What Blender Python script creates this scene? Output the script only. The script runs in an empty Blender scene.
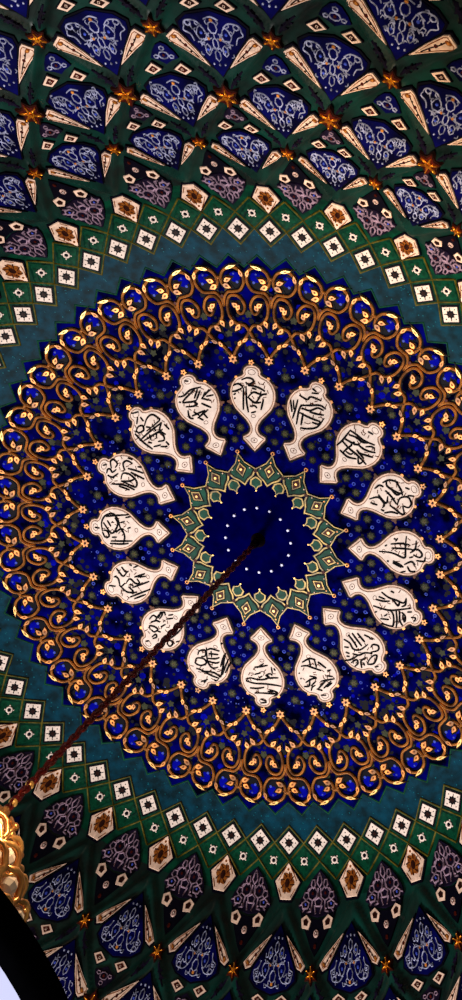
import bpy, math, random
from mathutils import Vector, Matrix
from mathutils.geometry import tessellate_polygon
random.seed(7)
C = bpy.context.scene.collection
S = 2.0            # metres per plan unit
Z0 = 1.6           # eye height
A = math.radians(11.25)          # one of the 32 bays
PH = math.radians(2.724)         # bearing of bay 0
PI = math.pi

# ---------------------------------------------------------------- the vault profile (plan radius -> height)
KR = [0, .8, 1.2, 1.45, 1.657, 1.75, 1.84, 2.0, 2.177, 2.441, 2.756, 3.09, 3.45, 3.85, 4.2]
KZ = [10.005, 10.003, 9.975, 9.93, 9.872, 9.832, 9.773, 9.60, 9.388, 9.115, 8.871, 8.60, 8.27, 7.85, 7.40]
def _slopes():
    n = len(KR); d = [(KZ[i+1]-KZ[i])/(KR[i+1]-KR[i]) for i in range(n-1)]
    m = [0.0]+[0.0]*(n-1)
    for i in range(1, n-1):
        m[i] = 0 if d[i-1]*d[i] <= 0 else 2*d[i-1]*d[i]/(d[i-1]+d[i])
    m[-1] = d[-1]
    return m
KM = _slopes()
def zr(r):
    r = abs(r)
    i = 0
    while i < len(KR)-2 and r > KR[i+1]: i += 1
    h = KR[i+1]-KR[i]; t = (r-KR[i])/h
    return ((2*t**3-3*t*t+1)*KZ[i]+(t**3-2*t*t+t)*h*KM[i]+(-2*t**3+3*t*t)*KZ[i+1]+(t**3-t*t)*h*KM[i+1])
def P(x, y, h=0.0):
    """plan point -> world point on the vault, h plan units towards the room"""
    r = math.hypot(x, y)
    s = (zr(r+.004)-zr(max(r-.004, 0)))/(.008 if r > .004 else .004+r)
    q = math.sqrt(1+s*s)
    z = zr(r)-h/q
    if r > 1e-6:
        k = 1+(s*h/q)/r
        x, y = x*k, y*k
    return Vector((S*x, S*y, S*z+Z0))
def pol(k, r):
    a = PH+k*A
    return (r*math.cos(a), r*math.sin(a))
def frame(k):
    """plan frame of a ray: (u across, v = radius) -> plan point"""
    a = PH+k*A; c, s = math.cos(a), math.sin(a)
    return lambda u, v: (v*c-u*s, v*s+u*c)

# ---------------------------------------------------------------- materials
def mat(name, col, rough=.4, metal=0., var=.25, scale=8., spec=.4, col2=None, emit=None, bump=0., lo=.35, hi=.68):
    m = bpy.data.materials.new(name); m.use_nodes = True
    nt = m.node_tree; b = nt.nodes['Principled BSDF']
    def lin(c): return tuple((v/255/12.92) if v/255 <= .04045 else ((v/255+.055)/1.055)**2.4 for v in c)+(1,)
    c1 = lin(col)
    c2 = lin(col2) if col2 else tuple(min(1, v*(1+var*2)) for v in c1[:3])+(1,)
    c0 = c1 if col2 else tuple(v*(1-var) for v in c1[:3])+(1,)
    tc = nt.nodes.new('ShaderNodeTexCoord'); n = nt.nodes.new('ShaderNodeTexNoise')
    n.inputs['Scale'].default_value = scale; n.inputs['Detail'].default_value = 4
    r = nt.nodes.new('ShaderNodeValToRGB')
    r.color_ramp.elements[0].color = c0; r.color_ramp.elements[1].color = c2
    r.color_ramp.elements[0].position = lo; r.color_ramp.elements[1].position = hi
    nt.links.new(tc.outputs['Object'], n.inputs['Vector']); nt.links.new(n.outputs['Fac'], r.inputs['Fac'])
    nt.links.new(r.outputs['Color'], b.inputs['Base Color'])
    b.inputs['Roughness'].default_value = rough; b.inputs['Metallic'].default_value = metal
    b.inputs['Specular IOR Level'].default_value = spec
    if emit:
        b.inputs['Emission Color'].default_value = lin(emit[0]); b.inputs['Emission Strength'].default_value = emit[1]
    if bump:
        bp = nt.nodes.new('ShaderNodeBump'); bp.inputs['Strength'].default_value = bump; bp.inputs['Distance'].default_value = .02
        nt.links.new(n.outputs['Fac'], bp.inputs['Height']); nt.links.new(bp.outputs['Normal'], b.inputs['Normal'])
    return m
M = {}
M['navy'] = mat('glazed_blue', (1, 1, 16), col2=(3, 4, 104), scale=5, rough=.5, lo=.38, hi=.70, spec=.0)
M['royal'] = mat('royal_blue', (6, 9, 138), rough=.45, var=.3, scale=9, spec=.0)
M['night'] = mat('night_blue', (0, 0, 54), rough=.5, var=.25, scale=6, spec=.0)
M['teal'] = mat('glazed_teal', (0, 28, 38), col2=(0, 54, 74), scale=9, rough=.45, spec=.03)
M['tealpale'] = mat('pale_teal_sprig', (8, 84, 100), rough=.4, spec=.04)
M['green'] = mat('glazed_green', (2, 32, 24), col2=(4, 60, 40), scale=8, rough=.45, spec=.05)
M['rib'] = mat('rib_green', (8, 20, 18), col2=(5, 48, 40), scale=3.2, rough=.34, bump=.3, spec=.2)
M['leafgreen'] = mat('tile_green', (2, 50, 32), var=.35, scale=20, rough=.45, spec=.05)
M['jade'] = mat('star_green', (4, 60, 46), var=.35, scale=20, rough=.4, spec=.05)
M['white'] = mat('glazed_white', (228, 208, 198), var=.09, scale=12, rough=.5, spec=.05)
M['cream'] = mat('glazed_cream', (216, 182, 162), var=.16, scale=16, rough=.5, spec=.08)
M['pink'] = mat('rose_white', (196, 160, 150), var=.2, scale=20, rough=.5, spec=.1)
M['ink'] = mat('black_glaze', (5, 4, 8), var=.2, rough=.5, spec=.05)
M['outline'] = mat('dark_outline', (5, 4, 14), var=.2, rough=.5, spec=.04)
M['edge'] = mat('umber_edge', (84, 50, 36), var=.4, scale=25, rough=.5, spec=.1)
M['gold'] = mat('gilded_relief', (164, 100, 36), var=.6, scale=9, rough=.42, metal=.3)
M['goldpale'] = mat('pale_gilding', (214, 156, 84), var=.4, scale=14, rough=.4, metal=.3)
M['starglow'] = mat('star_gilding', (244, 140, 34), var=.3, scale=14, rough=.3, metal=.75)
M['brass2'] = mat('antique_gold', (104, 82, 28), var=.5, scale=18, rough=.4, metal=.3)
M['olive'] = mat('olive_gold_line', (74, 66, 16), var=.35, scale=20, rough=.45, spec=.1)
M['olivedark'] = mat('olive_flower', (38, 42, 12), var=.3, scale=20, spec=.05)
M['rust'] = mat('rust_red', (58, 12, 5), var=.4, scale=20, rough=.45, spec=.08)
M['brown'] = mat('brown_rosette', (96, 40, 10), col2=(150, 86, 26), scale=30, rough=.45, spec=.1)
M['umber'] = mat('dark_umber', (34, 12, 8), var=.3, scale=20, spec=.05)
M['plum'] = mat('plum_black', (8, 5, 14), col2=(20, 12, 34), scale=10, rough=.45, spec=.06)
M['kite'] = mat('kite_blue', (2, 2, 16), col2=(5, 6, 74), scale=3.5, rough=.4, spec=.03)
M['trace'] = mat('pale_blue_line', (128, 130, 156), var=.55, scale=16, rough=.5, spec=.05)
M['tracepink'] = mat('pale_pink_line', (118, 96, 112), var=.55, scale=16, rough=.5, spec=.05)
M['sky'] = mat('light_blue_fleck', (56, 72, 170), var=.3, scale=24, spec=.05)
M['dot'] = mat('pale_star', (206, 208, 255), var=.05)
M['chain'] = mat('red_chain', (84, 14, 8), var=.4, scale=18, rough=.4, metal=.25)
M['apexshade'] = mat('apex_shade', (14, 6, 10), var=.3, rough=.6, spec=.05)  # shadow tone at the crown, used on the added cup
M['brass'] = mat('polished_brass', (226, 150, 84), var=.35, scale=6, rough=.3, metal=.75)
M['crystal'] = mat('pale_crystal', (246, 222, 200), var=.1, scale=9, rough=.15, spec=.8)
M['black'] = mat('black_enamel', (2, 2, 3), var=.2, rough=.9, spec=.0)
M['glow'] = mat('milk_glass', (40, 40, 60), var=.04, emit=((214, 217, 255), .9))
M['plaster'] = mat('dim_plaster', (120, 110, 96), var=.2, scale=2, rough=.8)

# ---------------------------------------------------------------- mesh builder
class MB:
    def __init__(s): s.v = []; s.f = []; s.m = []; s.mats = []; s.sm = []
    def mi(s, m):
        if m not in s.mats: s.mats.append(m)
        return s.mats.index(m)
    def face(s, idx, m, smooth=False): s.f.append(tuple(idx)); s.m.append(s.mi(m)); s.sm.append(smooth)
    def plate(s, poly, h0, h1, m, side=None, inset=0.):
        """flat tile lying on the vault, outline in plan, from height h0 to h1"""
        ar = sum(poly[i-1][0]*poly[i][1]-poly[i][0]*poly[i-1][1] for i in range(len(poly)))
        if ar < 0: poly = poly[::-1]
        n = len(poly); b = len(s.v)
        cx = sum(p[0] for p in poly)/n; cy = sum(p[1] for p in poly)/n
        s.v += [P(x, y, h0) for x, y in poly]
        s.v += [P(x+(cx-x)*inset, y+(cy-y)*inset, h1) for x, y in poly]
        top = [(x+(cx-x)*inset, y+(cy-y)*inset) for x, y in poly]
        tris = [list(t) for t in tessellate_polygon([[Vector((x, y, 0)) for x, y in poly]])]
        cut = {}; extra = []
        def pt(i): return top[i] if i < n else extra[i-n]
        while tris:            # keep the tile on the curve of the vault
            t = tris.pop()
            e = max(range(3), key=lambda q: math.dist(pt(t[q]), pt(t[(q+1) % 3])))
            i0, i1, i2 = t[e], t[(e+1) % 3], t[(e+2) % 3]
            if math.dist(pt(i0), pt(i1)) > .055:
                key = (min(i0, i1), max(i0, i1))
                if key not in cut:
                    p0, p1 = pt(i0), pt(i1); extra.append(((p0[0]+p1[0])/2, (p0[1]+p1[1])/2)); cut[key] = n+len(extra)-1
                c = cut[key]; tris += [[i0, c, i2], [c, i1, i2]]; continue
            (x0, y0), (x1, y1), (x2, y2) = pt(i0), pt(i1), pt(i2)
            t = [i0, i1, i2]
            if (x1-x0)*(y2-y0)-(x2-x0)*(y1-y0) > 0: t = t[::-1]
            s.face([b+n+i for i in t], m)
        s.v += [P(x, y, h1) for x, y in extra]
        for i in range(n):
            j = (i+1) % n
            s.face((b+i, b+n+i, b+n+j, b+j), side or m)
    def ribbon(s, pts, w, h0, h1, m, closed=False, taper=False, flat=.45):
        n = len(pts); b = len(s.v)
        if n < 2: return
        for i, (x, y) in enumerate(pts):
            if closed: p0, p1 = pts[i-1], pts[(i+1) % n]
            else: p0, p1 = pts[max(i-1, 0)], pts[min(i+1, n-1)]
            dx, dy = p1[0]-p0[0], p1[1]-p0[1]; l = math.hypot(dx, dy) or 1
            nx, ny = -dy/l, dx/l
            ww = w
            if taper: ww = w*(.55+.45*math.sin(PI*min(1, max(0, (i+.4)/(n-.2)))))
            for o, h in ((-1, h0), (-flat, h1), (flat, h1), (1, h0)):
                s.v.append(P(x+nx*ww*o, y+ny*ww*o, h))
        for i in range(n if closed else n-1):
            j = (i+1) % n
            for q in range(3):
                s.face((b+4*i+q, b+4*i+q+1, b+4*j+q+1, b+4*j+q), m, True)
        if not closed:
            s.face((b, b+1, b+2, b+3), m); e = b+4*(n-1); s.face((e+3, e+2, e+1, e), m)
    def disc(s, x, y, r, h0, h1, m, n=8, ry=None, rot=0.):
        ry = ry or r
        c, sn = math.cos(rot), math.sin(rot)
        s.plate([(x+r*math.cos(2*PI*i/n)*c-ry*math.sin(2*PI*i/n)*sn, y+r*math.cos(2*PI*i/n)*sn+ry*math.sin(2*PI*i/n)*c) for i in range(n)], h0, h1, m, inset=.25)
    def flower(s, x, y, r, h0, h1, m, petals=6, dip=.6, rot=0.):
        n = petals*4
        s.plate([(x+r*(dip+(1-dip)*(.5+.5*math.cos(petals*2*PI*i/n)))*math.cos(2*PI*i/n+rot),
                  y+r*(dip+(1-dip)*(.5+.5*math.cos(petals*2*PI*i/n)))*math.sin(2*PI*i/n+rot)) for i in range(n)], h0, h1, m, inset=.12)
    def star(s, x, y, r, ri, n, h0, h1, m, rot=0.):
        s.plate([(x+(r if i % 2 == 0 else ri)*math.cos(PI*i/n+rot), y+(r if i % 2 == 0 else ri)*math.sin(PI*i/n+rot)) for i in range(2*n)], h0, h1, m, inset=.08)
    def lathe(s, prof, m, c=(0, 0, 0), n=32, lobes=0, amp=0., smooth=True):
        """profile (radius, z) in metres round a vertical axis at c"""
        b = len(s.v); k = len(prof)
        for i in range(n):
            a = 2*PI*i/n; q = 1+amp*math.cos(lobes*a)
            s.v += [Vector((c[0]+r*q*math.cos(a), c[1]+r*q*math.sin(a), c[2]+z)) for r, z in prof]
        for i in range(n):
            j = (i+1) % n
            for q in range(k-1): s.face((b+i*k+q, b+j*k+q, b+j*k+q+1, b+i*k+q+1), m, smooth)
    def tube(s, pts, r, m, n=8, closed=False):
        b = len(s.v); k = len(pts)
        for i, p in enumerate(pts):
            p = Vector(p)
            d = (Vector(pts[(i+1) % k] if closed or i+1 < k else pts[i])-Vector(pts[i-1] if closed or i > 0 else pts[i])).normalized()
            u = d.cross(Vector((.3, .5, .81))).normalized(); w = d.cross(u)
            for j in range(n): s.v.append(p+(u*math.cos(2*PI*j/n)+w*math.sin(2*PI*j/n))*(r[i] if isinstance(r, list) else r))
        for i in range(k if closed else k-1):
            for j in range(n):
                i2 = (i+1) % k; j2 = (j+1) % n
                s.face((b+i*n+j, b+i*n+j2, b+i2*n+j2, b+i2*n+j), m, True)
    def build(s, name, parent=None, base=None):
        me = bpy.data.meshes.new(name)
        o = bpy.data.objects.new(name, me); C.objects.link(o)
        off = Vector((0, 0, 0))
        if parent is not None:
            o.parent = parent; q = parent
            while q is not None: off += q.location; q = q.parent
        if base is not None: o.location = Vector(base)-off; off = Vector(base)
        me.from_pydata([tuple(v-off) for v in s.v], [], s.f)
        for m in s.mats: me.materials.append(M[m])
        for p, i, sm in zip(me.polygons, s.m, s.sm): p.material_index = i; p.use_smooth = sm
        me.update()
        return o
def tag(o, label=None, cat=None, group=None, kind=None):
    for k, v in (('label', label), ('category', cat), ('group', group), ('kind', kind)):
        if v: o[k] = v
    return o
def thing(name, base, label, cat, group=None):
    o = bpy.data.objects.new(name, None); C.objects.link(o); o.location = base
    o.empty_display_size = .1
    return tag(o, label, cat, group)
def turned(o, ang):
    """copy of a thing with its parts and sub-parts, swung round the vault's axis"""
    r = o.copy(); C.objects.link(r)
    c, s = math.cos(ang), math.sin(ang); l = o.location
    r.location = (l.x*c-l.y*s, l.x*s+l.y*c, l.z); r.rotation_euler = (0, 0, o.rotation_euler.z+ang)
    for ch in o.children:
        d = ch.copy(); C.objects.link(d); d.parent = r
        for g in ch.children:
            e = g.copy(); C.objects.link(e); e.parent = d
    return r

# ---------------------------------------------------------------- camera
R = [[0.9450389, -0.0114291, 0.3267581], [0.1226569, 0.9387921, -0.3219079], [-0.3030788, 0.3442946, 0.8885969]]
CAM = Vector((3.26064*S, -4.07404*S, Z0))
cd = bpy.data.cameras.new('camera'); cam = bpy.data.objects.new('camera', cd); C.objects.link(cam)
mw = Matrix.Identity(4)
for i in range(3):
    mw[i][0], mw[i][1], mw[i][2], mw[i][3] = R[0][i], -R[1][i], -R[2][i], CAM[i]
cam.matrix_world = mw
cd.sensor_fit = 'VERTICAL'; cd.sensor_height = 24; cd.lens = 24*2198.97/1000; cd.clip_end = 200
bpy.context.scene.camera = cam
def pix(w):
    d = Vector(w)-CAM; q = [sum(R[i][j]*d[j] for j in range(3)) for i in range(3)]
    return (231+2198.97*q[0]/q[2], 500+2198.97*q[1]/q[2])
def seen(k, r, mg=40):
    x, y = pix(P(*pol(k, r)))
    return -mg < x < 462+mg and -mg < y < 1000+mg
ORD = ['first', 'second', 'third', 'fourth', 'fifth', 'sixth', 'seventh', 'eighth', 'ninth', 'tenth', 'eleventh', 'twelfth', 'thirteenth', 'fourteenth', 'fifteenth', 'sixteenth']
def ordinals(ks, r):
    """{k: phrase} naming each one by its place along the arc above or below the medallion"""
    d = {}
    for half in ('upper', 'lower'):
        g = [k for k in ks if (pix(P(*pol(k, r)))[1] < 540) == (half == 'upper')]
        g.sort(key=lambda k: pix(P(*pol(k, r)))[0])
        for i, k in enumerate(g): d[k] = f'{ORD[i]} from left in the {half} arc'
    return d
CALLIGRAPHY = [
[[-101,822,-77,833,-57,824,-50,811],[-55,855,-26,867,1,862,7,849,-18,833,-35,843],[-107,790,-86,795,-57,810],[-22,826,9,825,39,816,66,801],[-25,765,8,739,43,742],[-25,765,4,793,38,785,45,799],[19,740,44,779,75,788],[-33,822,-33,740,-25,686],[-47,811,-52,698],[-16,717,8,722,21,710],[-101,774,-90,781],[-98,753,-92,758],[-11,684,14,692],[57,759,42,704],[-2,814,21,808]],
[[-77,827,-32,823,-19,845,37,850],[-41,769,0,774,32,805,67,808],[-46,782,-9,800,39,824,74,819],[-42,742,-1,740,42,742,70,745],[-10,668,28,683,67,713,82,769],[-50,784,-49,743,-36,678],[-75,801,-69,748,-65,697],[-108,782,-80,728],[-95,788,-76,745],[3,768,37,774,76,785],[-25,747,-13,685],[34,723,68,729,70,745],[-28,890,-3,883],[-22,866,12,879]],
[[-89,800,-49,809,-2,816,51,841],[-78,692,-77,736,-86,797],[-76,730,-26,728,33,735,93,734],[-75,779,-38,798,-1,804,25,829],[-77,747,-27,763,-1,781],[-29,737,-32,769,-16,763],[-14,778,21,781,52,794,81,815],[-30,687,-31,722,-26,751],[22,746,56,767,90,788],[36,732,63,709,70,730],[-51,686,-19,687,7,693,39,717],[-25,704,1,711,6,728],[-22,866,7,876],[26,799,46,823,64,827],[6,752,64,747]],
[[-66,706,-75,734,-60,752],[-82,757,-84,796,-58,834],[-88,784,-59,771,-14,805,4,832],[-76,822,-20,832,12,828],[-24,658,-18,705,25,720,39,704],[-31,710,24,730,-7,753],[-5,655,19,684],[-40,753,-1,770,45,780],[50,782,21,810,28,851,63,855,80,833,64,810],[38,744,74,767,98,781,103,798,63,806],[68,702,74,738,94,768],[45,692,59,705],[-35,785,-1,800,-2,829],[-22,858,-7,876],[20,854,33,883],[15,763,13,784]],
[[2,644,4,710,25,770,8,781,-33,781,-91,787],[-43,706,-51,761,-46,802],[-22,710,-24,771,-24,812],[-5,806,-28,832,-71,838],[-21,812,-25,847,-1,868,16,852,4,821],[34,837,34,877,13,883],[46,715,63,750,77,770],[56,714,78,760],[61,775,42,811,60,831],[70,790,95,805,92,831],[-75,721,-69,731],[48,684,53,694],[-77,742,-60,731],[-30,675,-36,685],[105,754,97,780],[15,821,22,801]],
[[-46,688,-36,733,-41,773,-45,813,-76,816],[5,677,-4,715,-20,745],[-16,684,-18,720],[44,677,38,721,24,768,-8,817,-37,858],[22,761,41,790,92,810,106,795,113,751],[11,793,59,818,99,829],[6,812,52,831,72,855],[6,823,19,849,49,856,17,833],[-34,760,-17,793,-45,792],[-22,812,-41,825,-71,818],[-9,849,-21,870],[9,877,1,900,25,899],[73,698,65,706],[69,749,55,759],[92,737,76,778],[-74,729,-73,749]],
[[0,669,5,713,14,749],[-22,676,-16,720,-11,759],[-44,694,-41,730,-39,754],[37,671,27,706,36,742,10,768,-42,773],[57,757,38,784,4,795,-26,824],[-73,755,-85,771],[-43,795,-64,791,-81,815,-60,830,-25,813],[11,837,-20,835,-36,848,6,867,35,849,11,837],[117,758,91,773,47,782],[100,788,66,794,74,813,99,815],[76,844,52,815,15,818],[80,728,70,747],[65,703,49,721],[-66,723,-79,755],[92,746,82,759],[17,884,-2,894],[49,828,54,845]],
[[45,689,0,681,-29,697],[61,708,29,714,-3,738,-35,761],[3,680,10,720],[-25,689,-17,738],[-37,710,-66,756],[39,771,11,786,9,797],[73,799,34,790,14,792],[92,818,65,822,49,799],[53,825,17,808],[63,850,49,833,29,829],[-11,816,-46,819,-86,824],[21,851,-7,835,-38,820],[-9,856,-38,844,-62,831],[-30,855,-64,841],[-54,798,-81,809],[30,849,3,867],[22,888,-6,896],[89,739,84,743],[92,769,87,774],[-67,770,-87,773]],
[[91,793,45,802,-15,799,-67,800,-103,803],[90,790,70,774,24,779,-16,772,-36,756,-20,751,-43,738,-56,747],[-16,768,-49,761,-88,757],[41,710,8,703,-31,692],[28,712,-9,684],[71,831,32,830,-8,820],[45,858,-1,853,-54,851,-80,845,-67,836,-37,830],[-60,864,-80,855],[-27,841,-60,840],[43,751,10,740],[-64,705,-73,718],[13,888,-20,898],[-51,700,-56,733],[13,911,-20,904],[20,769,0,756]],
[[71,757,72,734,51,715,38,720,33,744,50,757],[69,810,70,779,33,763,13,780,32,805,58,811,72,803],[43,696,12,763,-26,789,-54,770],[33,705,17,689,-29,680],[19,752,-20,734,-41,715],[11,767,-34,754,-50,738],[52,835,15,830,-36,833,-83,827],[20,836,-42,811,-87,817],[-63,677,-77,754,-87,817],[-59,686,-65,760],[-89,701,-88,763,-91,800],[-105,715,-101,780],[-59,847,-70,849,-80,836],[20,722,-30,702],[1,894,-27,864],[-16,892,-22,871],[13,702,-2,733],[-19,635,-29,634]],
[[88,789,89,756,63,746,73,710,59,713,52,745],[71,795,57,765,38,755],[60,775,69,733,62,696,45,703],[44,830,62,817,39,798,17,797,22,823,41,826],[17,771,10,741],[10,854,7,826,-7,835,1,857],[-45,776,-43,711,-45,662],[-62,783,-66,723,-62,674],[11,804,-3,794],[-69,815,-65,792,-88,785,-92,814,-69,815],[14,899,6,883],[-44,844,-55,831],[-96,769,-104,752],[27,715,6,682],[34,689,20,666]],
[[97,818,69,811,45,801,57,773],[96,787,62,776,62,760],[60,846,41,834,7,840],[57,853,57,837],[8,844,-41,820,-53,783,-18,798],[-5,835,6,808],[8,797,20,769,-12,752,-19,728,8,732],[21,741,21,676],[-29,777,-26,672],[-74,814,-68,686],[-59,796,-59,764],[-90,795,-87,723],[71,723,73,695],[-7,782,-22,768],[83,728,96,738],[22,901,6,867],[15,723,6,678]],
[[-20,860,29,862,68,839,82,795,51,769,14,760,-17,746],[29,852,-28,807,24,771,61,785],[63,834,71,796,83,707],[38,803,33,798],[-25,860,-52,846,-45,824,-18,833,-14,854],[36,754,43,731],[4,750,-38,736,-77,744],[-72,815,-68,760,-62,693],[-86,821,-84,755,-77,716],[-21,784,-2,761,-1,739],[-50,808,-48,781],[66,725,73,697],[7,717,13,700],[42,829,10,810],[-1,902,-5,875]],
[[6,856,39,873,57,861,45,835,20,838],[-31,871,-8,873,-2,859,-12,844,12,830],[-39,863,-38,835,-4,813],[28,785,59,806,84,792,83,758],[46,773,55,731,60,687],[-27,788,8,789,20,753,2,707,-31,701,-35,745,-35,780],[-37,785,-15,741,15,717],[-74,823,-50,763,-48,700],[-38,835,-39,824],[33,752,32,671],[101,793,103,765],[-68,786,-61,725],[80,728,85,707],[1,904,15,887]],
[[-71,837,-39,846,-18,833,-32,814,-61,821,-65,838],[-11,827,32,845,67,839,77,805,70,792,-22,799],[-89,790,-8,786,74,776],[-71,774,-7,761,50,748],[74,776,35,755,43,717],[-10,739,14,755,32,733,15,704,-17,720],[-82,833,-82,771,-70,711],[-3,883,-35,861],[8,874,4,846],[-25,777,-39,752],[-8,817,6,799],[24,789,14,767],[-60,752,-49,736],[-56,717,-20,698],[15,692,16,667],[-27,692,2,667],[78,761,78,723],[-13,918,22,899]],
[[-84,839,-52,836,-6,852,54,847],[-74,808,-41,824,17,848],[-76,804,-31,793,1,790],[-68,778,-26,768,-3,772,-17,788],[31,843,-5,804],[42,831,18,808,3,793],[31,791,47,782,73,765],[36,793,80,814,97,816],[64,816,41,795],[20,768,40,749,61,730],[100,787,61,793],[-65,757,-73,721,-55,707],[-39,740,-18,714],[-32,703,38,726],[4,726,19,685],[-56,723,22,728],[-24,700,-7,682],[-16,907,4,897],[-92,814,-83,807]]]
# ================================================================ THE SETTING: the painted vault
def rib_height(k, r):
    """raised rib net between the kite panels"""
    if r < 1.90 or r > NODES[-1]: return 0.
    i = 0
    while r > NODES[i+1]: i += 1
    t = (r-NODES[i])/(NODES[i+1]-NODES[i])
    ph = (k-.5*(i % 2)) % 1.0
    c0 = .5*t; d = min(abs(((ph-c0+.5) % 1)-.5), abs(((ph+c0+.5) % 1)-.5))*A*r
    w = .030 if i else .022
    e = max(0., 1-(d/w)**2)
    f = min(1, max(0, (r-1.90)/.06))
    return .022*e*f
NODES = [1.93, 2.177, 2.441, 2.756, 3.09, 3.45, 3.85]
sh = MB()
rad = [0.0001]+[.15*i for i in range(1, 13)]+[1.86, 1.90]
r = 1.92
while r < 3.86: rad.append(r); r += .0165
rad += [4.0, 4.2]
NA = 1024
for rr in rad:
    for j in range(NA):
        k = 32*j/NA; x, y = pol(k, rr); sh.v.append(P(x, y, rib_height(k, rr)))
for i in range(len(rad)-1):
    for j in range(NA):
        a, b = i*NA+j, i*NA+(j+1) % NA
        sh.face((a, b, b+NA, a+NA), 'rib' if rad[i] > 1.89 else 'green', True)
ceiling = tag(sh.build('ceiling'), kind='structure')

def zig(r_in, r_out, n, k0=0.):
    """zigzag outline: r_in at k0 + j, r_out half a step later"""
    pts = []
    for j in range(n):
        st = 32/n
        pts.append(pol(k0+j*st, r_in)); pts.append(pol(k0+(j+.5)*st, r_out))
    return pts
def band(mb, inner, outer, h, m, sub=1):
    """ring between two outlines with the same number of points"""
    n = len(inner); b = len(mb.v)
    for t in range(sub+1):
        for (x0, y0), (x1, y1) in zip(inner, outer):
            mb.v.append(P(x0+(x1-x0)*t/sub, y0+(y1-y0)*t/sub, h))
    for t in range(sub):
        for i in range(n):
            j = (i+1) % n
            mb.face((b+t*n+i, b+t*n+j, b+(t+1)*n+j, b+(t+1)*n+i), m)
circ = lambda r, n=128, k0=0.: [pol(k0+32*i/n, r) for i in range(n)]

# teal zigzag belt (a part of the ceiling) with a light olive line on its outer edge
tb = MB(); band(tb, circ(1.42), circ(1.69), .0015, 'teal', 6)
inner = zig(1.449, 1.517, 64)
tb.ribbon(inner, .006, .0015, .005, 'leafgreen', True)
for j in range(620):          # little pale-blue sprigs in the glaze
    k = random.random()*32; rr = 1.50+.13*random.random()
    if abs(((k*2) % 1)-.5) < .2 and rr < 1.53: continue
    x, y = pol(k, rr); tb.disc(x, y, .003+.002*random.random(), .001, .003, 'tealpale', 5)
teal = tb.build('teal_belt', ceiling)
tag(teal, 'teal glazed belt with zigzag edges')

# blue field with zigzag rim
bf = MB()
field = zig(1.443, 1.508, 64)
band(bf, circ(.05), [(x*.05/1.44, y*.05/1.44) for x, y in circ(1.44)], .003, 'navy') if False else None
band(bf, circ(.20), circ(1.40), .003, 'navy', 14)
band(bf, circ(1.40), field, .003, 'navy', 2)
for i in range(16):            # flowers painted in the ground, the same in each of the sixteen sectors
    F = frame(-.5+2*i)
    for (du, v, q, kind) in ((1, .895, 1, 'o'), (1, .705, 1, 'o'), (.62, .605, .9, 'o'), (-.62, .605, .9, 'o'), (1, .545, .8, 'o'), (.45, .955, .8, 'o'), (-.45, .955, .8, 'o'),
                             (.62, 1.005, .8, 'o'), (-.62, 1.005, .8, 'o'), (0, 1.02, .9, 'o'), (0, 1.09, .8, 'o'),
                             (1, .80, .8, 'b'), (.78, .66, .7, 'b'), (-.78, .66, .7, 'b'), (.35, .525, .7, 'b'), (-.35, .525, .7, 'b'), (1, .62, .7, 'b'), (.72, .50, .7, 'b'), (-.72, .50, .7, 'b'), (.8, .75, .5, 'b'), (-.8, .75, .5, 'b'), (.8, .91, .6, 'b'), (-.8, .91, .6, 'b'),
                             (1, 1.07, .8, 'b'), (.3, .985, .7, 'b'), (-.3, .985, .7, 'b')):
        x, y = pol(-.5+2*i+du, v)
        if kind == 'o':
            bf.flower(x, y, .031*q, .002, .0038, 'outline', 7, .75, rot=v*9)
            bf.flower(x, y, .022*q, .002, .0045, 'olivedark', 6, .7); bf.flower(x, y, .012*q, .002, .006, 'olive', 5, .5); bf.disc(x, y, .005, .002, .0075, 'umber', 6)
        else:
            bf.ribbon([(x+.011*q*math.cos(t*PI/4), y+.011*q*math.sin(t*PI/4)) for t in range(8)], .0036, .002, .006, 'sky', True)
for j in range(900):
    k = random.random()*32; rr = .42+.62*math.sqrt(random.random()); x, y = pol(k, rr)
    if j % 3: bf.disc(x, y, .008+.012*random.random(), .0015, .0034, 'royal' if j % 4 == 1 else 'outline', 6, rot=j)
    else: bf.disc(x, y, .0035+.002*random.random(), .0015, .0050, 'sky', 5)
for j in range(1500):          # dark and bright blooms behind the arabesque
    k = random.random()*32; rr = 1.0+.43*random.random(); x, y = pol(k, rr)
    if rr > 1.42 and abs(((k+.25) % .5)-.25) > .15: continue
    bf.disc(x, y, .010+.016*random.random(), .0015, .0034 if j % 6 else .0038, 'outline' if j % 6 else 'royal', 6, rot=j)
blue = bf.build('blue_field', ceiling); tag(blue, 'deep blue flower-strewn field inside the zigzag belt')

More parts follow.
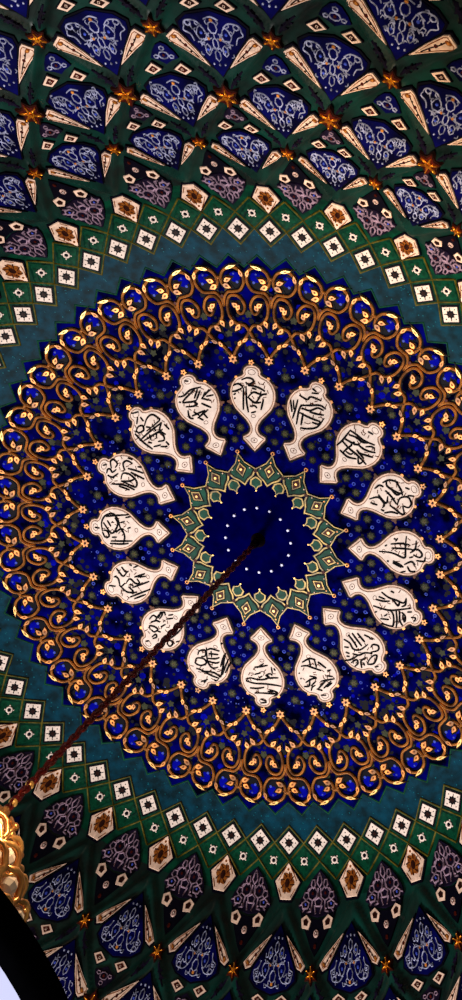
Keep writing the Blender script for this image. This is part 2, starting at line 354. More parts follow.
# ================================================================ the medallion at the crown
med = thing('crown_medallion', P(0, 0), 'dark blue round crown medallion with ring of white dots and sixteen green star points', 'medallion')
m0 = MB()
for q, (r0, r1) in enumerate(((.0005, .10), (.10, .22), (.22, .335))): band(m0, circ(r0, 64), circ(r1, 64), .006, 'night', 1)
band(m0, circ(.335, 64), circ(.337, 64), .003, 'night', 1)
m0.build('night_disc', med)
for j in range(16):
    mb = MB(); x, y = pol(-.5+2*j, .176); mb.disc(x, y, .0085, .006, .012, 'dot', 8); mb.build('white_dot', med)
for j in range(16):
    F = frame(.5+2*j)
    mb = MB()
    kite = [(0, .476), (.026, .424), (.080, .378), (.056, .345), (.024, .325), (0, .300), (-.024, .325), (-.056, .345), (-.080, .378), (-.026, .424)]
    sc = lambda pl, q, c: [F(u*q, c+(v-c)*q) for u, v in pl]
    mb.plate(sc(kite, 1.07, .385), .003, .008, 'outline'); mb.plate(sc(kite, 1.0, .385), .004, .0095, 'brass2'); mb.plate(sc(kite, .88, .385), .006, .011, 'ink'); mb.plate(sc(kite, .76, .385), .006, .0125, 'jade')
    inn = [(0, .43), (.03, .39), (0, .345), (-.03, .39)]
    mb.plate(sc(inn, 1.15, .385), .006, .0138, 'ink'); mb.plate(sc(inn, .9, .385), .006, .015, 'brass2'); mb.plate(sc(inn, .68, .385), .006, .0165, 'rust'); mb.disc(*F(0, .388), .010, .006, .020, 'goldpale', 6)
    mb.disc(*F(0, .435), .006, .006, .016, 'gold', 6)
    for sgn in (-1, 1): mb.disc(*F(sgn*.048, .39), .005, .006, .016, 'cream', 6)
    mb.disc(*F(0, .482), .013, .004, .010, 'gold', 8); mb.disc(*F(0, .482), .007, .004, .013, 'umber', 8)
    mb.build('star_point', med)
    F2 = frame(1.5+2*j); mb = MB()
    lo = [(0, .272), (.010, .288), (.032, .300), (.030, .326), (.014, .340), (0, .346), (-.014, .340), (-.030, .326), (-.032, .300), (-.010, .288)]
    g2 = lambda q: [F2(u*q, .31+(v-.31)*q) for u, v in lo]
    mb.plate(g2(1.1), .003, .009, 'outline'); mb.plate(g2(1.), .004, .010, 'brass2'); mb.plate(g2(.74), .006, .0125, 'jade'); mb.disc(*F2(0, .270), .006, .004, .012, 'goldpale', 6)
    mb.disc(*F2(0, .375), .013, .004, .010, 'rust', 8)
    mb.build('teal_lozenge', med)

# ================================================================ the gilded arabesque
arab = thing('arabesque_border', P(0, 0), 'ring of gold scrolling arabesque around the calligraphy cartouches', 'ornament')
def smooth(pts, n=5):
    out = []
    for i in range(len(pts)-1):
        p0 = pts[max(i-1, 0)]; p1 = pts[i]; p2 = pts[i+1]; p3 = pts[min(i+2, len(pts)-1)]
        for t in range(n):
            t /= n
            out.append(tuple(.5*((2*p1[d])+(-p0[d]+p2[d])*t+(2*p0[d]-5*p1[d]+4*p2[d]-p3[d])*t*t+(-p0[d]+3*p1[d]-3*p2[d]+p3[d])*t**3) for d in (0, 1)))
    out.append(pts[-1]); return out
def leaf(mb, F, u, v, ang, l, w, m='gold', h=.017):
    c, s = math.cos(ang), math.sin(ang); l *= .92; w *= .9
    pl = [(-.1, 0), (.15, .5), (.45, .62), (.72, .34), (1, 0), (.7, -.3), (.4, -.5), (.12, -.4)]
    q = [F(u+l*a*c-w*b*s, v+l*a*s+w*b*c) for a, b in pl]
    cx = sum(p[0] for p in q)/8; cy = sum(p[1] for p in q)/8
    mb.plate([(cx+(x-cx)*1.45, cy+(y-cy)*1.45) for x, y in q], .002, .0068, 'outline')
    mb.plate(q, .003, h, m, inset=.2)
    mb.plate([(cx+(x-cx)*.30, cy+(y-cy)*.30) for x, y in q], .003, h+.0015, 'brown')
def arabesque(k):
    F = frame(k); mb = MB()
    HW = 1.0
    def kr(dk, r): return pol(k+dk, r)
    def line(pts, w=.0070, n=5):
        c = smooth([kr(a, b) for a, b in pts], n)
        mb.ribbon(c, w*2.3, .002, .0065, 'outline'); mb.ribbon(c, w*1.0, .003, .0150, 'gold', flat=.6)
        mb.ribbon(c, w*.30, .010, .0162, 'edge')
    for sg in (-1, 1):
        # dark and bright patches inside the curls
        for (a, b, rr) in ((.25, 1.372, .05), (.30, 1.245, .036)):
            mb.disc(*kr(sg*a, b), rr, .002, .0042, 'outline', 12)
        mb.disc(*kr(sg*.30, 1.395), .032, .002, .0055, 'royal', 9); mb.disc(*kr(sg*.34, 1.37), .010, .002, .0075, 'sky', 6); mb.disc(*kr(sg*.29, 1.415), .007, .002, .0075, 'sky', 6)
        mb.disc(*kr(sg*.29, 1.25), .010, .002, .0075, 'sky', 6)
        mb.disc(*kr(sg*.12, 1.32), .022, .002, .0042, 'olivedark', 7)
        # stem from the flower to the heart, leaf on it
        line([(sg*.03, .985), (sg*.14, 1.02), (sg*.24, 1.045), (sg*.36, 1.066), (sg*.5, 1.112)], .0075)
        leaf(mb, lambda u, v: frame(k)(u, v), sg*.215*A*1.03, 1.035, PI/2-sg*.5, .04, .022)
        leaf(mb, lambda u, v: frame(k)(u, v), sg*.32*A*1.05, 1.055, (0 if sg > 0 else PI)+sg*.5, .045, .02)
        # heart: from the node out and round into the small curl
        line([(sg*.5, 1.112), (sg*.40, 1.142), (sg*.22, 1.152), (sg*.09, 1.19), (sg*.065, 1.245), (sg*.13, 1.292), (sg*.25, 1.302), (sg*.36, 1.288), (sg*.435, 1.25), (sg*.40, 1.212), (sg*.32, 1.205), (sg*.265, 1.228), (sg*.30, 1.25)])
        leaf(mb, F, sg*.30*A*1.24, 1.24, PI/2+sg*.9, .045, .03); leaf(mb, F, sg*.27*A*1.22, 1.222, PI/2-sg*.6, .04, .026)
        leaf(mb, F, sg*.30*A*1.15, 1.148, PI/2+sg*2.4, .055, .03); leaf(mb, F, sg*.14*A*1.17, 1.175, PI/2+sg*2.7, .05, .028)
        # large outer curl ending in a palmette
        line([(0, 1.245), (sg*.025, 1.285), (sg*.12, 1.318), (sg*.25, 1.322), (sg*.38, 1.33), (sg*.468, 1.375), (sg*.435, 1.425), (sg*.33, 1.449), (sg*.22, 1.449), (sg*.10, 1.43), (sg*.035, 1.39), (sg*.07, 1.355), (sg*.14, 1.350)])
        leaf(mb, F, sg*.06*A*1.36, 1.362, -PI/2+sg*1.1, .055, .034); leaf(mb, F, sg*.10*A*1.37, 1.378, PI/2-sg*1.2, .05, .03)
        leaf(mb, F, sg*.16*A*1.45, 1.445, (0 if sg > 0 else PI)+sg*.25, .075, .020, 'goldpale', .0185)
        leaf(mb, F, sg*.47*A*1.38, 1.395, PI/2+sg*.25, .055, .022)
    line([(-.06, 1.385), (0, 1.40), (.06, 1.385)], .008, 3)
    x, y = kr(0, .967)
    mb.flower(x, y, .034, .002, .007, 'outline', 6, .75); mb.flower(x, y, .027, .003, .015, 'gold', 6, .55); mb.disc(x, y, .008, .003, .019, 'rust', 7)
    mb.disc(*kr(0, 1.30), .012, .003, .012, 'rust', 6)
    # dark olive flowers and red buds in the heart
    for dk, v, q in ((.5, 1.20, .024), (-.5, 1.20, .024), (0, 1.10, .022)):
        mb.flower(*kr(dk*.999, v), q, .002, .0052, 'olivedark', 5, .6)
    return mb
for k in range(32):
    if k == 0: pr = arabesque(0).build('scroll', arab)
    else:
        o = pr.copy(); C.objects.link(o); o.parent = arab; o.rotation_euler.z = A*k

# ================================================================ calligraphy cartouches
HALF = [(0, .930), (.022, .926), (.036, .915), (.042, .900), (.040, .886), (.052, .874), (.082, .860), (.104, .832), (.115, .800), (.116, .768), (.108, .735), (.092, .705),
        (.064, .676), (.038, .650), (.020, .622), (.015, .600), (.018, .584), (.030, .568), (.056, .553), (.055, .545), (.036, .526), (.016, .503), (0, .486)]
OUT = HALF+[(-u, v) for u, v in HALF[-2:0:-1]]
def offset(poly, d):
    n = len(poly); o = []
    for i, (x, y) in enumerate(poly):
        (x0, y0), (x1, y1) = poly[i-1], poly[(i+1) % n]
        dx, dy = x1-x0, y1-y0; l = math.hypot(dx, dy)
        o.append((x+dy/l*d, y-dx/l*d))
    return o
ar = sum(OUT[i-1][0]*OUT[i][1]-OUT[i][0]*OUT[i-1][1] for i in range(len(OUT)))
SG = 1 if ar > 0 else -1
def cart_label(i):
    if i == 0: return 'white calligraphy cartouche, topmost of the ring, its tail pointing straight down'
    if i == 10: return 'white calligraphy cartouche crossed by the hanging red chain'
    if i == 8: return 'white calligraphy cartouche, lowest of the ring, its tail pointing straight up'
    return f'white calligraphy cartouche, {ORD[i]} clockwise counting the topmost of the ring as first'
for i in range(16):
    k = -.5+2*(i-4); F = frame(k)
    c = thing('calligraphy_cartouche', P(*F(0, .77)), cart_label(i), 'cartouche', 'calligraphy cartouches around the star')
    b = MB()
    b.plate([F(*p) for p in offset(OUT, SG*.016)], .0015, .0065, 'outline'); b.plate([F(*p) for p in offset(OUT, SG*.007)], .002, .0085, 'edge'); b.plate([F(*p) for p in offset(OUT, SG*.003)], .004, .0105, 'cream')
    b.ribbon(smooth([F(*p) for p in offset(OUT, -SG*.006)]+[F(*offset(OUT, -SG*.006)[0])], 2)[:-1], .0022, .009, .0118, 'edge', True)
    for sg in (-1, 1):      # small leaves on the shoulders
        for du, v, an in ((.112, .825, .5), (.118, .735, -.5)):
            x, y = F(sg*(du+.004), v); b.flower(x, y, .021, .002, .0095, 'edge', 3, .4, rot=PH+k*A+sg*PI/2)
        b.disc(*F(sg*.085, .865), .012, .002, .009, 'gold', 6)
    b.build('frame', c)
    w = MB()
    body = [p for p in offset(OUT, -SG*.010)]
    w.plate([F(*p) for p in body], .006, .0125, 'white')
    for (v, rr) in ((.540, .016), (.898, .018), (.668, .011)):
        w.ribbon([F(rr*math.cos(t*PI/4)*1.1, v+rr*math.sin(t*PI/4)*.8) for t in range(8)], .0022, .011, .0138, 'edge', True)
    w.disc(*F(0, .540), .005, .011, .0145, 'edge', 6)
    w.build('panel', c)
    g = MB()
    for stn, s in enumerate(CALLIGRAPHY[i]):
        pts = [(s[q]/1000, s[q+1]/1000) for q in range(0, len(s), 2)]
        L = sum(math.dist(pts[q], pts[q+1]) for q in range(len(pts)-1))
        g.ribbon(smooth([F(*p) for p in pts], 4), .0060 if L > .05 else .0050, .0122, .0172, 'ink', taper=True, flat=.6)
    rnd = random.Random(i)
    for _ in range(30):     # vowel marks and dots
        u, v = rnd.uniform(-.09, .09), rnd.uniform(.70, .85)
        if (u/.10)**2+((v-.78)/.085)**2 > .9: continue
        a = rnd.uniform(0, PI); g.ribbon([F(u, v), F(u+.018*math.cos(a), v+.018*math.sin(a))], .0030, .0118, .0142, 'edge')
    g.build('calligraphy', c)
    t = MB(); x, y = F(0, .949)
    t.flower(x, y, .024, .002, .008, 'outline', 6, .7); t.flower(x, y, .019, .003, .013, 'gold', 5, .5); t.disc(x, y, .006, .003, .016, 'rust', 6)
    t.build('finial_flower', c)

# ================================================================ the diamond frieze
fr = thing('diamond_frieze', P(0, 0), 'green frieze of small diamond tiles between teal belt and kite panels', 'frieze')
fm = MB()
gi = zig(1.572, 1.660, 64)
band(fm, gi, zig(1.750, 1.836, 64), .004, 'green', 4)
fm.ribbon(gi, .0065, .002, .009, 'olive', True)
for j in range(64):
    for sgn in (-1, 1):
        fm.ribbon([pol(.5*j, 1.572), pol(.5*j+sgn*.25, 1.660), pol(.5*j+sgn*.5, 1.746)][1:], .0045, .003, .008, 'olive')
        fm.ribbon([pol(.5*j+.25, 1.660+.003), pol(.5*j+.25+sgn*.25, 1.746), ], .0045, .003, .008, 'olive') if sgn < 0 else None
        fm.ribbon([pol(.5*j, 1.746), pol(.5*j+sgn*.25, 1.832)], .0045, .003, .008, 'olive')
    x, y = pol(.5*j, 1.746); fm.disc(x, y, .006, .003, .0075, 'olive', 6)
fm.build('green_ground', fr)
def white_diamond(k):
    F = frame(k); mb = MB(); rc = 1.657
    d = lambda q: [F(0, rc-.066*q), F(.061*q, rc-.002), F(0, rc+.064*q), F(-.061*q, rc-.002)]
    mb.plate(d(1.08), .003, .0075, 'outline'); mb.plate(d(.90), .005, .011, 'white', inset=.03)
    mb.flower(*F(0, rc), .0265, .008, .0125, 'ink', 8, .72); mb.flower(*F(0, rc), .016, .008, .0135, 'umber', 4, .5, rot=.4); mb.disc(*F(0, rc-.004), .006, .008, .0145, 'umber', 5)
    for t in range(4):
        a = PI/2*t+PH+k*A; x, y = F(0, rc); mb.disc(x+.036*math.cos(a), y+.036*math.sin(a), .0045, .008, .0122, 'ink', 5)
        a += PI/4; mb.ribbon([(x+.024*math.cos(a), y+.024*math.sin(a)), (x+.034*math.cos(a), y+.034*math.sin(a))], .004, .008, .0122, 'ink')
    return mb
def green_diamond(k):
    F = frame(k); mb = MB(); rc = 1.746
    d = lambda q: [F(0, rc-.072*q), F(.072*q, rc), F(0, rc+.072*q), F(-.072*q, rc)]
    mb.plate(d(.95), .003, .007, 'leafgreen', inset=.03)
    x, y = F(0, rc)
    mb.flower(x, y, .026, .005, .0085, 'outline', 8, .8)
    mb.ribbon([(x+.0145*math.cos(t*PI/4+PH+k*A), y+.0145*math.sin(t*PI/4+PH+k*A)) for t in range(8)], .0055, .007, .0125, 'white', True)
    for t in range(4):
        a = PI/2*t+PH+k*A+PI/4; mb.disc(x+.0225*math.cos(a), y+.0225*math.sin(a), .0045, .007, .0115, 'white', 5)
    return mb
for nm, fn, k0, r0 in (('white_diamond', white_diamond, 0, 1.657), ('green_diamond', green_diamond, .25, 1.746)):
    pr = fn(k0).build(nm, fr)
    for j in range(1, 64):
        if True:
            o = pr.copy(); C.objects.link(o); o.parent = fr; o.rotation_euler.z = A*.5*j

# ================================================================ brown lozenges between the frieze and the panels
def lozenge(k):
    F = frame(k); t = thing('lozenge_tile', P(*F(0, 1.835)), None, 'tile', 'flowered lozenge tiles around the frieze')
    mb = MB()
    o = [(0, 1.752), (.030, 1.79), (.072, 1.838), (.052, 1.875), (.030, 1.912), (-.030, 1.912), (-.052, 1.875), (-.072, 1.838), (-.030, 1.79)]
    sc = lambda q: [F(u*q, 1.838+(v-1.838)*q) for u, v in o]
    mb.plate(sc(1.10), .003, .008, 'outline'); mb.plate(sc(.97), .005, .0125, 'cream', inset=.03)
    mb.build('panel', t)
    r = MB()
    r.plate([F(.038*math.cos(a)*(1+.12*math.cos(6*a)), 1.842+.046*math.sin(a)*(1+.12*math.cos(6*a))) for a in [2*PI*i/24 for i in range(24)]], .010, .0145, 'brown', inset=.1)
    r.plate([F(.016*math.cos(a), 1.845+.024*math.sin(a)) for a in [2*PI*i/8 for i in range(8)]], .010, .0165, 'umber', inset=.2)
    for q in range(8):
        a = 2*PI*q/8+.3; r.ribbon([F(.018*math.cos(a), 1.842+.024*math.sin(a)), F(.040*math.cos(a+.3), 1.842+.046*math.sin(a+.3))], .0035, .010, .0162, 'umber')
    for sg in (-1, 1): r.ribbon(smooth([F(sg*.012, 1.775), F(sg*.030, 1.80), F(sg*.050, 1.835)], 3), .0035, .010, .0142, 'brown'); r.ribbon([F(sg*.026, 1.90), F(sg*.046, 1.868)], .0035, .010, .0142, 'brown')
    r.disc(*F(0, 1.785), .008, .010, .0148, 'brown', 6)
    r.build('rosette', t)
    return t
def place(proto, ks, labels, r, what):
    for k in ks:
        if k == ks[0]: o = proto
        else: o = turned(proto, A*(k-ks[0]))
        o['label'] = labels[k]
    for j in range(64):        # the neighbours just past the edge of the view
        k = (j*.5) % 32
        if (k-ks[0]) % 1 == 0 and k not in ks and seen(k, r, 190):
            o = turned(proto, A*(k-ks[0])); o['label'] = what+' beyond the edge of the picture'
ks = [k for k in range(32) if seen(k, 1.835, 14)]
place(lozenge(ks[0]), ks, {k: f'white lozenge tile with brown rosette, {v} of lozenges' for k, v in ordinals(ks, 1.835).items()}, 1.835, 'white lozenge tile with brown rosette')

# ================================================================ honeycomb panels between the lozenges
def honeycomb(k):
    F = frame(k); t = thing('honeycomb_panel', P(*F(0, 1.90)), None, 'panel', 'dark honeycomb panels between the lozenges')
    g = lambda dk, r: pol(k+dk, r)
    gr = MB()
    gr.plate([g(0, 1.785), g(.13, 1.828), g(.20, 1.862), g(.27, 1.900), g(.30, 1.935), g(.17, 1.962), g(0, 1.972), g(-.17, 1.962), g(-.30, 1.935), g(-.27, 1.900), g(-.20, 1.862), g(-.13, 1.828)], .002, .0095, 'plum', inset=.02)
    gr.plate([g(.27, 1.945), g(.16, 1.972), g(0, 1.98), g(-.16, 1.972), g(-.27, 1.945), g(-.19, 2.005), g(-.055, 2.085), g(0, 2.11), g(.055, 2.085), g(.19, 2.005)], .002, .0085, 'outline', inset=.02)
    gr.build('ground', t)
    tr = MB()
    def hexa(dk, r, a, b, n=6, rot=0., w=.0042, m='tracepink'):
        tr.ribbon([F(dk*A*r+a*math.sin(2*PI*i/n+rot), r+b*math.cos(2*PI*i/n+rot)) for i in range(n)], w, .008, .0145, m, True)
    hexa(-.095, 1.885, .026, .026, 7); hexa(.095, 1.885, .026, .026, 7)
    hexa(0, 1.835, .014, .026, 5); hexa(-.095, 1.846, .012, .020, 5); hexa(.095, 1.846, .012, .020, 5)
    hexa(0, 1.918, .022, .018, 5, PI); hexa(-.19, 1.925, .022, .017, 5, PI); hexa(.19, 1.925, .022, .017, 5, PI)
    hexa(-.19, 1.893, .015, .016, 5); hexa(.19, 1.893, .015, .016, 5)
    for sg in (-1, 1):
        for (a, b) in (((.02, 1.865), (.02, 1.90)), ((.095, 1.912), (.10, 1.95)), ((.19, 1.94), (.23, 1.953)), ((.24, 1.925), (.285, 1.93)), ((.055, 1.93), (.03, 1.96)), ((.02, 1.815), (0, 1.80)), ((.15, 1.865), (.185, 1.878)), ((.12, 1.94), (.10, 1.95)), ((.10, 1.95), (.16, 1.953))):
            tr.ribbon([g(sg*a[0], a[1]), g(sg*b[0], b[1])], .0040, .008, .0135, 'tracepink')
        tr.disc(*g(sg*.095, 1.885), .007, .008, .0135, 'rust', 6); tr.disc(*g(sg*.19, 1.925), .006, .008, .0135, 'sky', 5)
    tr.build('honeycomb_tracery', t)
    for sg in (-1, 1):
        q = MB(); c = (sg*.155, 1.990)
        pl = [(-.085*sg, -.006), (0, .034), (.085*sg, -.006), (.03*sg, -.026), (-.04*sg, -.028)]
        pl = [(.0, -.026), (.072, -.012), (.05, .020), (-.045, .026), (-.07, -.004)]
        mk = lambda s_: [g(c[0]+sg*a*s_, c[1]+b*s_) for a, b in pl]
        q.plate(mk(1.), .006, .0125, 'cream'); q.plate(mk(.52), .010, .0138, 'umber'); q.build('corner_tile', t)
    d = MB(); d.disc(*g(0, 2.030), .0165, .006, .0125, 'pink', 10); d.flower(*g(0, 2.030), .012, .008, .0138, 'rust', 5, .35); d.disc(*g(0, 2.030), .0045, .008, .0150, 'white', 6)
    d.build('rose_boss', t)
    d = MB(); d.disc(*g(0, 2.075), .010, .006, .0125, 'rust', 6); d.build('red_stud', t)
    return t
ks = [k+.5 for k in range(32) if seen(k+.5, 1.90, 18)]
place(honeycomb(ks[0]), ks, {k: f'dark honeycomb panel, {v}, between two brown lozenges' for k, v in ordinals(ks, 1.90).items()}, 1.90, 'dark honeycomb panel')

# ================================================================ kite panels between the ribs
TIER = ['innermost tier', 'second tier', 'third tier', 'fourth tier', 'outermost tier']
def kite_panel(k, n):
    r0, r1, r2 = NODES[n:n+3]
    if n == 0: r0 = 1.935
    def g(dk, t): return pol(k+dk, r0+(r1-r0)*t if t < 1 else r1+(r2-r1)*(t-1))
    W = (r1*A); s = W/.48          # size of the painted detail
    t = thing('kite_panel', P(*g(0, .9)), None, 'panel', 'blue kite panels '+TIER[n])
    mir = lambda pl: pl+[(-a, b) for a, b in pl[::-1] if a != 0]
    kb = MB()
    body = mir([(0, .27), (.10, .50), (.20, .74), (.275, .93), (.285, 1.06), (.20, 1.17), (0, 1.25)])
    bo = [(a*1.07, .8+(b-.8)*1.05) for a, b in body]
    kb.plate([g(*p) for p in bo], .001, .009, 'outline'); kb.plate([g(*p) for p in body], .004, .0125, 'kite', inset=.01)
    kb.build('kite_ground', t)
    tr = MB(); wl = .0028*s
    HB, HT = .0105, .0165
    m = 'trace'
    def loop(dk, tt, a, b, nn=8, w=wl, mm=m, pt=0.):
        c = g(dk, tt); c2 = g(dk, tt+.05); ln = math.dist(c, c2); ux, uy = (c2[0]-c[0])/ln, (c2[1]-c[1])/ln
        pts = []
        for i in range(nn):
            th = 2*PI*i/nn; x = a*math.sin(th)*(1-pt*math.cos(th)); y = b*math.cos(th)
            pts.append((c[0]+ux*y*s-uy*x*s, c[1]+uy*y*s+ux*x*s))
        tr.ribbon(pts, w, HB, HT, mm, True)
    def ln_(pts, w=wl, mm=m): tr.ribbon(smooth([g(*p) for p in pts], 3), w, HB, HT, mm)
    for dk, tt in ((-.075, .68), (.075, .68), (0, .60), (0, .78)): loop(dk, tt, .0115, .024, 6)
    for sg in (-1, 1):
        loop(sg*.105, .93, .020, .030, 7, pt=.4); ln_([(sg*.105, .84), (sg*.13, .78)]); ln_([(sg*.09, 1.03), (sg*.14, 1.10), (sg*.22, 1.09), (sg*.24, 1.02)])
        ln_([(sg*.18, .80), (sg*.20, .90), (sg*.25, .95), (sg*.235, 1.02)]); ln_([(sg*.17, .97), (sg*.19, 1.05)])
        loop(sg*.20, 1.06, .012, .012, 6); tr.disc(*g(sg*.075, .68), .007*s, HB, HT, 'sky', 5); tr.disc(*g(sg*.105, .93), .008*s, HB, HT, 'sky', 5)
        tr.disc(*g(sg*.05, .85), .008*s, HB, HT, 'gold', 5); ln_([(sg*.02, .86), (sg*.07, .83), (sg*.10, .80)]); tr.disc(*g(sg*.05, .47), .005*s, HB, HT, m, 5)
    loop(0, 1.02, .018, .026, 7); ln_([(-.06, 1.13), (0, 1.17), (.06, 1.13)]); tr.disc(*g(0, 1.12), .009*s, HB, HT, 'gold', 6); ln_([(0, .86), (0, .95)]); tr.disc(*g(0, .46), .006*s, HB, HT, m, 5)
    rn = random.Random(5+n)
    for _ in range(16):      # small curls and buds
        dk, tt = rn.uniform(.03, .24), rn.uniform(.55, 1.14)
        if dk > .10+.32*(tt-.5): continue
        th = rn.uniform(0, PI)
        for sg in (-1, 1):
            ln_([(sg*dk, tt), (sg*(dk+.022*math.cos(th)), tt+.05*math.sin(th)), (sg*(dk+.035*math.cos(th+.7)), tt+.07*math.sin(th+.7))], wl*.8)
    tr.build('flower_tracery', t)
    for sg in (-1, 1):
        sp = MB()
        pl = [(.085, .43), (.28, .655), (.415, .80), (.415, .86), (.335, .965), (.30, .93), (.19, .69)] if n else [(.10, .42), (.33, .72), (.405, .86), (.365, .945), (.30, .90), (.20, .66)]
        pc = [(a*sg, b) for a, b in pl]; cx, cy = .30*sg, .78
        sp.plate([g(cx+(a-cx)*1.2, cy+(b-cy)*1.2) for a, b in pc], .001, .012, 'outline'); sp.plate([g(*p) for p in pc], .004, .0185, 'cream', inset=.02)
        w = .006*s
        sp.ribbon([g(cx+(a-cx)*.78, cy+(b_-cy)*.78) for a, b_ in pc], .0030*s, .016, .0198, 'brown', True)
        for q in (0.0, 1.0): pass
        sp.ribbon(smooth([g(sg*.17, .56), g(sg*.235, .68), g(sg*.285, .76), g(sg*.33, .86)], 4), w*.6, .016, .0205, 'umber')
        c = g(sg*.345, .855); sp.disc(*c, .016*s, .016, .0205, 'brown', 8, ry=.010*s); sp.disc(*g(sg*.265, .735), .009*s, .016, .0208, 'rust', 6); sp.disc(*c, .007*s, .016, .022, 'gold', 6)
        for q in ((.23, .64), (.30, .80)): sp.disc(*g(sg*q[0], q[1]), .006*s, .016, .0205, 'umber', 5)
        sp.build('spandrel_tile', t)
        sq = MB(); c0 = (sg*.135, 1.345)
        pl = [(-.075, -.005), (.015, -.085), (.085, -.02), (.0, .09)]
        mk = lambda q: [g(c0[0]+sg*a*q, c0[1]+b*q) for a, b in pl]
        sq.plate(mk(1.18), .001, .009, 'outline'); sq.plate(mk(.98), .004, .0145, 'cream'); sq.plate(mk(.60), .010, .0158, 'rust' if n < 2 else 'umber'); sq.disc(*g(*c0), .009*s, .010, .0172, 'cream', 4); sq.disc(*g(*c0), .005*s, .010, .0182, 'umber', 5)
        sq.build('corner_tile', t)
    up = MB(); pl = mir([(0, 1.40), (.055, 1.455), (.13, 1.50), (.10, 1.60), (.05, 1.70), (0, 1.74)])
    up.plate([g(*p) for p in pl], .001, .0085, 'kite' if n else 'plum', side='outline', inset=.02)
    def lp(dk, tt, a, b, nn): up.ribbon([g(dk+a*math.sin(2*PI*i/nn), tt+b*math.cos(2*PI*i/nn)) for i in range(nn)], wl*.95, .007, .013, 'trace' if n else 'tracepink', True)
    lp(0, 1.545, .045, .055, 8); lp(-.07, 1.525, .022, .028, 5); lp(.07, 1.525, .022, .028, 5); lp(0, 1.65, .022, .03, 6); up.disc(*g(0, 1.545), .008*s, .007, .013, 'rust', 6)
    up.build('tip_panel', t)
    for sg in (-1, 1):     # dark painted leaves on the bounding ribs
        lf = MB()
        c = g(sg*.40, 1.22)
        d0 = g(sg*.44, 1.12); d1 = g(sg*.30, 1.42)
        lf.ribbon(smooth([d0, c, d1], 4), .010*s, .010, .0235, 'plum', taper=True)
        for q in (.35, .65): x = d0[0]+(d1[0]-d0[0])*q; y = d0[1]+(d1[1]-d0[1])*q; lf.flower(x, y, .017*s, .012, .0245, 'plum', 4, .4, rot=.5)
        lf.build('rib_leaf', t)
    return t
for n in range(5):
    ks = [k+.5*(n % 2) for k in range(32) if seen(k+.5*(n % 2), NODES[n+1]-.01, 45)]
    if ks: place(kite_panel(ks[0], n), ks, {k: f'blue kite panel with white flower tracery, {v}, {TIER[n]}' for k, v in ordinals(ks, NODES[n+1]-.01).items()}, NODES[n+1]-.01, 'blue kite panel of the '+TIER[n])

# ================================================================ star bosses where the ribs cross
def boss(k, n):
    r = NODES[n]; F = frame(k); t = thing('star_boss', P(*F(0, r)), None, 'boss', 'star bosses '+TIER[n-1])
    q = {1: .034, 2: .058, 3: .046}.get(n, .056); x, y = F(0, r); ro = PH+k*A
    b = MB(); b.star(x, y, q*1.2, q*.76, 6, .012, .027, 'umber', ro); b.star(x, y, q*1.05, q*.58, 6, .02, .030, 'rust', ro); b.build('star_plate', t)
    g = MB(); g.star(x, y, q*.72, q*.26, 6, .026, .034, 'starglow', ro)
    for i in range(6):
        a = ro+PI/3*i; g.ribbon([(x+.25*q*math.cos(a), y+.25*q*math.sin(a)), (x+.85*q*math.cos(a), y+.72*q*math.sin(a))], .045*q, .03, .038, 'starglow')
    g.disc(x, y, .18*q, .03, .041, 'starglow', 8); g.build('star_relief', t)
    return t
for n in range(1, 5):
    ks = [k+.5*(n % 2) for k in range(32) if seen(k+.5*(n % 2), NODES[n], 12)]
    if ks: place(boss(ks[0], n), ks, {k: f'rust star boss with gilded star, {v}, {TIER[n-1]}' for k, v in ordinals(ks, NODES[n]).items()}, NODES[n], 'rust star boss of the '+TIER[n-1])

# ================================================================ chain and chandelier on the axis
ztop = S*10.0+Z0; zbot = S*6.90+Z0
ch = thing('hanging_chain', (0, 0, zbot), 'dark red hanging chain running from the crown medallion to the brass chandelier', 'chain')
ro = MB(); ro.lathe([(.004, -.22), (.03, -.20), (.045, -.12), (.04, -.05), (.075, -.015), (.08, .0)], 'apexshade', (0, 0, ztop), 20); ro.build('apex_shade_cup', ch)  # added dark cup, stands for the shadow where the chain meets the vault
ck = MB(); L = .115; nl = int((ztop-.2-zbot)/(L*.72))
for i in range(nl):
    zc = zbot+(i+.5)*L*.72; a0 = i*PI/2
    pts = []
    for j in range(12):
        th = 2*PI*j/12; u = .030*math.sin(th); w = L*.5*math.cos(th)
        pts.append((u*math.cos(a0), u*math.sin(a0), zc+w))
    ck.tube(pts, .0125, 'chain', 6, True)
ck.tube([(.008*math.cos(i*1.1), .008*math.sin(i*1.1), zbot+(ztop-.2-zbot)*i/160) for i in range(161)], .015, 'chain', 6)
ck.build('links', ch)
for zz in (6.97, 7.13):
    b = MB(); b.lathe([(.0, -.035), (.03, -.022), (.038, 0), (.03, .022), (0, .035)], 'goldpale', (0, 0, S*zz+Z0), 12); b.build('bead', ch)

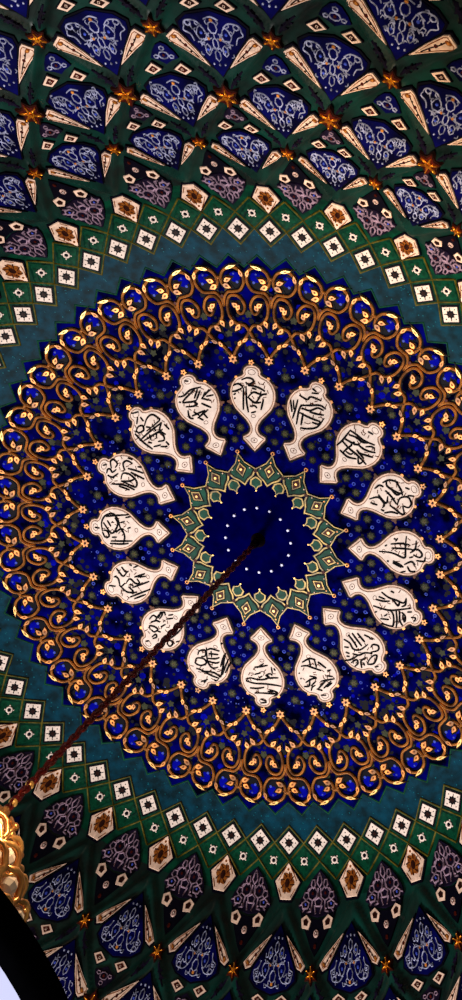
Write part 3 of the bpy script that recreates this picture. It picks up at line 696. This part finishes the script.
cz = S*5.05+Z0
cl = thing('chandelier', (0, 0, cz), 'brass chandelier with black rimmed white glowing bowl at lower left', 'chandelier')
def zz(v): return S*v+Z0
st = MB(); st.lathe([(.0, zz(6.92)), (.03, zz(6.91)), (.05, zz(6.88)), (.035, zz(6.85)), (.075, zz(6.80)), (.06, zz(6.76)), (.10, zz(6.70)), (.14, zz(6.62)), (.11, zz(6.55)), (.20, zz(6.48)), (.23, zz(6.42)), (.16, zz(6.30)), (.14, zz(6.0)), (.2, zz(5.6)), (.16, zz(5.2))], 'brass', n=36, lobes=9, amp=.06)
st.build('stem', cl)
def scrollarm(a, r1, z1, z2, rr):
    mb = MB(); pts = []
    for i in range(15):
        t = i/14; ra = .12+(r1-.12)*math.sin(PI*.5*min(1, t*1.25)); z = z1+(z2-z1)*t+.10*math.sin(PI*t*2)
        if t > .8: ra = r1-.16*(t-.8)/.2
        pts.append((ra*math.cos(a), ra*math.sin(a), z))
    mb.tube(pts, [rr*(1-.45*i/14) for i in range(15)], 'brass', 8)
    for t in (3, 7, 11):
        x, y, z = pts[t]; mb.lathe([(0, -.035), (.028, -.02), (.038, 0), (.028, .02), (0, .035)], 'brass', (x, y, z), 10)
    return mb
for (nr, rr, zv, q) in ((7, .22, 6.68, .075), (11, .40, 6.53, .10), (14, .56, 6.36, .115), (18, .72, 6.19, .12), (20, .80, 6.02, .11)):
    for i in range(nr):       # tiers of brass filigree rings, each holding a crystal
        a = 2*PI*(i+.5*(nr % 2))/nr; c_, s_ = math.cos(a), math.sin(a); mb = MB(); z = zz(zv)
        mb.tube([((rr+.25*q*math.cos(t*PI/7))*c_-q*math.sin(t*PI/7)*s_*(1+.18*math.cos(4*t*PI/7)), (rr+.25*q*math.cos(t*PI/7))*s_+q*math.sin(t*PI/7)*c_*(1+.18*math.cos(4*t*PI/7)), z+1.15*q*math.cos(t*PI/7)) for t in range(14)], .24*q, 'brass', 7, True)
        fo = mb.build('filigree_ring', cl)
        mb = MB(); mb.lathe([(0, -q*.8), (q*.42, -q*.5), (q*.58, 0), (q*.4, q*.5), (0, q*.8)], 'crystal', (rr*c_, rr*s_, z), 8, smooth=False); mb.build('crystal', fo)
for i in range(9): scrollarm(2*PI*i/9+.2, .34, zz(6.44), zz(6.78), .026).build('crest_scroll', cl)
gl = MB(); gl.lathe([(.15, zz(6.25)), (.45, zz(6.12)), (.60, zz(5.98)), (.66, zz(5.85)), (.6, zz(5.75))], 'brass', n=48, lobes=12, amp=.07); gl.build('gallery', cl)
rim = MB(); rim.lathe([(.55, zz(5.85)), (1.2, zz(5.62)), (1.9, zz(5.36)), (2.20, zz(5.16)), (2.29, zz(5.07)), (2.27, zz(5.03)), (2.22, zz(5.01)), (2.12, zz(5.00)), (2.10, zz(5.03))], 'black', n=96); rim.build('bowl_rim', cl)
dif = MB(); dif.lathe([(2.10, zz(5.02)), (1.7, zz(4.95)), (1.1, zz(4.89)), (.5, zz(4.86)), (.001, zz(4.85))], 'glow', n=96); dif.build('glowing_bowl', cl)

# ================================================================ drum, floor and light
dr = MB()
dr.lathe([(S*4.2, S*7.40+Z0), (S*4.2, S*5.6+Z0)], 'plaster', n=96)
tag(dr.build('wall_drum'), kind='structure')

def lamp(name, kind, loc, energy, col, size=1., rot=None):
    d = bpy.data.lights.new(name, kind); d.energy = energy; d.color = col
    if kind == 'AREA': d.shape = 'DISK'; d.size = size
    else: d.shadow_soft_size = size
    o = bpy.data.objects.new(name, d); C.objects.link(o); o.location = loc
    if rot is not None:
        o.rotation_euler = (Vector(rot)-Vector(loc)).to_track_quat('-Z', 'Y').to_euler()
    return o
lamp('hall_side_fill', 'AREA', (S*-3.2, S*6.2, 1.0), 8200, (1, .95, .9), 6, (0, -1, 20))  # unseen area light, added to keep the upper arc bright and the lower dim
lamp('hall_floor_fill', 'AREA', (S*.5, S*1.5, 0.0), 600, (1, .96, .93), 8, (0, 0, 20))  # unseen fill, added in place of diffuse light from the hall below
lamp('chandelier_bulb', 'POINT', (.75, -.95, S*6.62+Z0), 70, (1, .70, .42), .12)
d = bpy.data.lights.new('star_spot_fill', 'SPOT'); d.energy = 7000; d.color = (1, .74, .40); d.spot_size = math.radians(26); d.spot_blend = 1; d.shadow_soft_size = .3  # added warm spot without a fitting, brightens the right-hand gilded stars
so = bpy.data.objects.new('star_spot_fill', d); C.objects.link(so); so.location = (S*.2, S*2.6, S*4+Z0)
so.rotation_euler = (P(*pol(-5.2, 2.35))-so.location).to_track_quat('-Z', 'Y').to_euler()
w = bpy.data.worlds.new('hall'); bpy.context.scene.world = w; w.use_nodes = True
w.node_tree.nodes['Background'].inputs[0].default_value = (1, .97, .94, 1); w.node_tree.nodes['Background'].inputs[1].default_value = .08
sc = bpy.context.scene
sc.view_settings.view_transform = 'Standard'; sc.view_settings.look = 'None'; sc.view_settings.gamma = 1; sc.view_settings.use_curve_mapping = False
sc.view_settings.exposure = 0.0
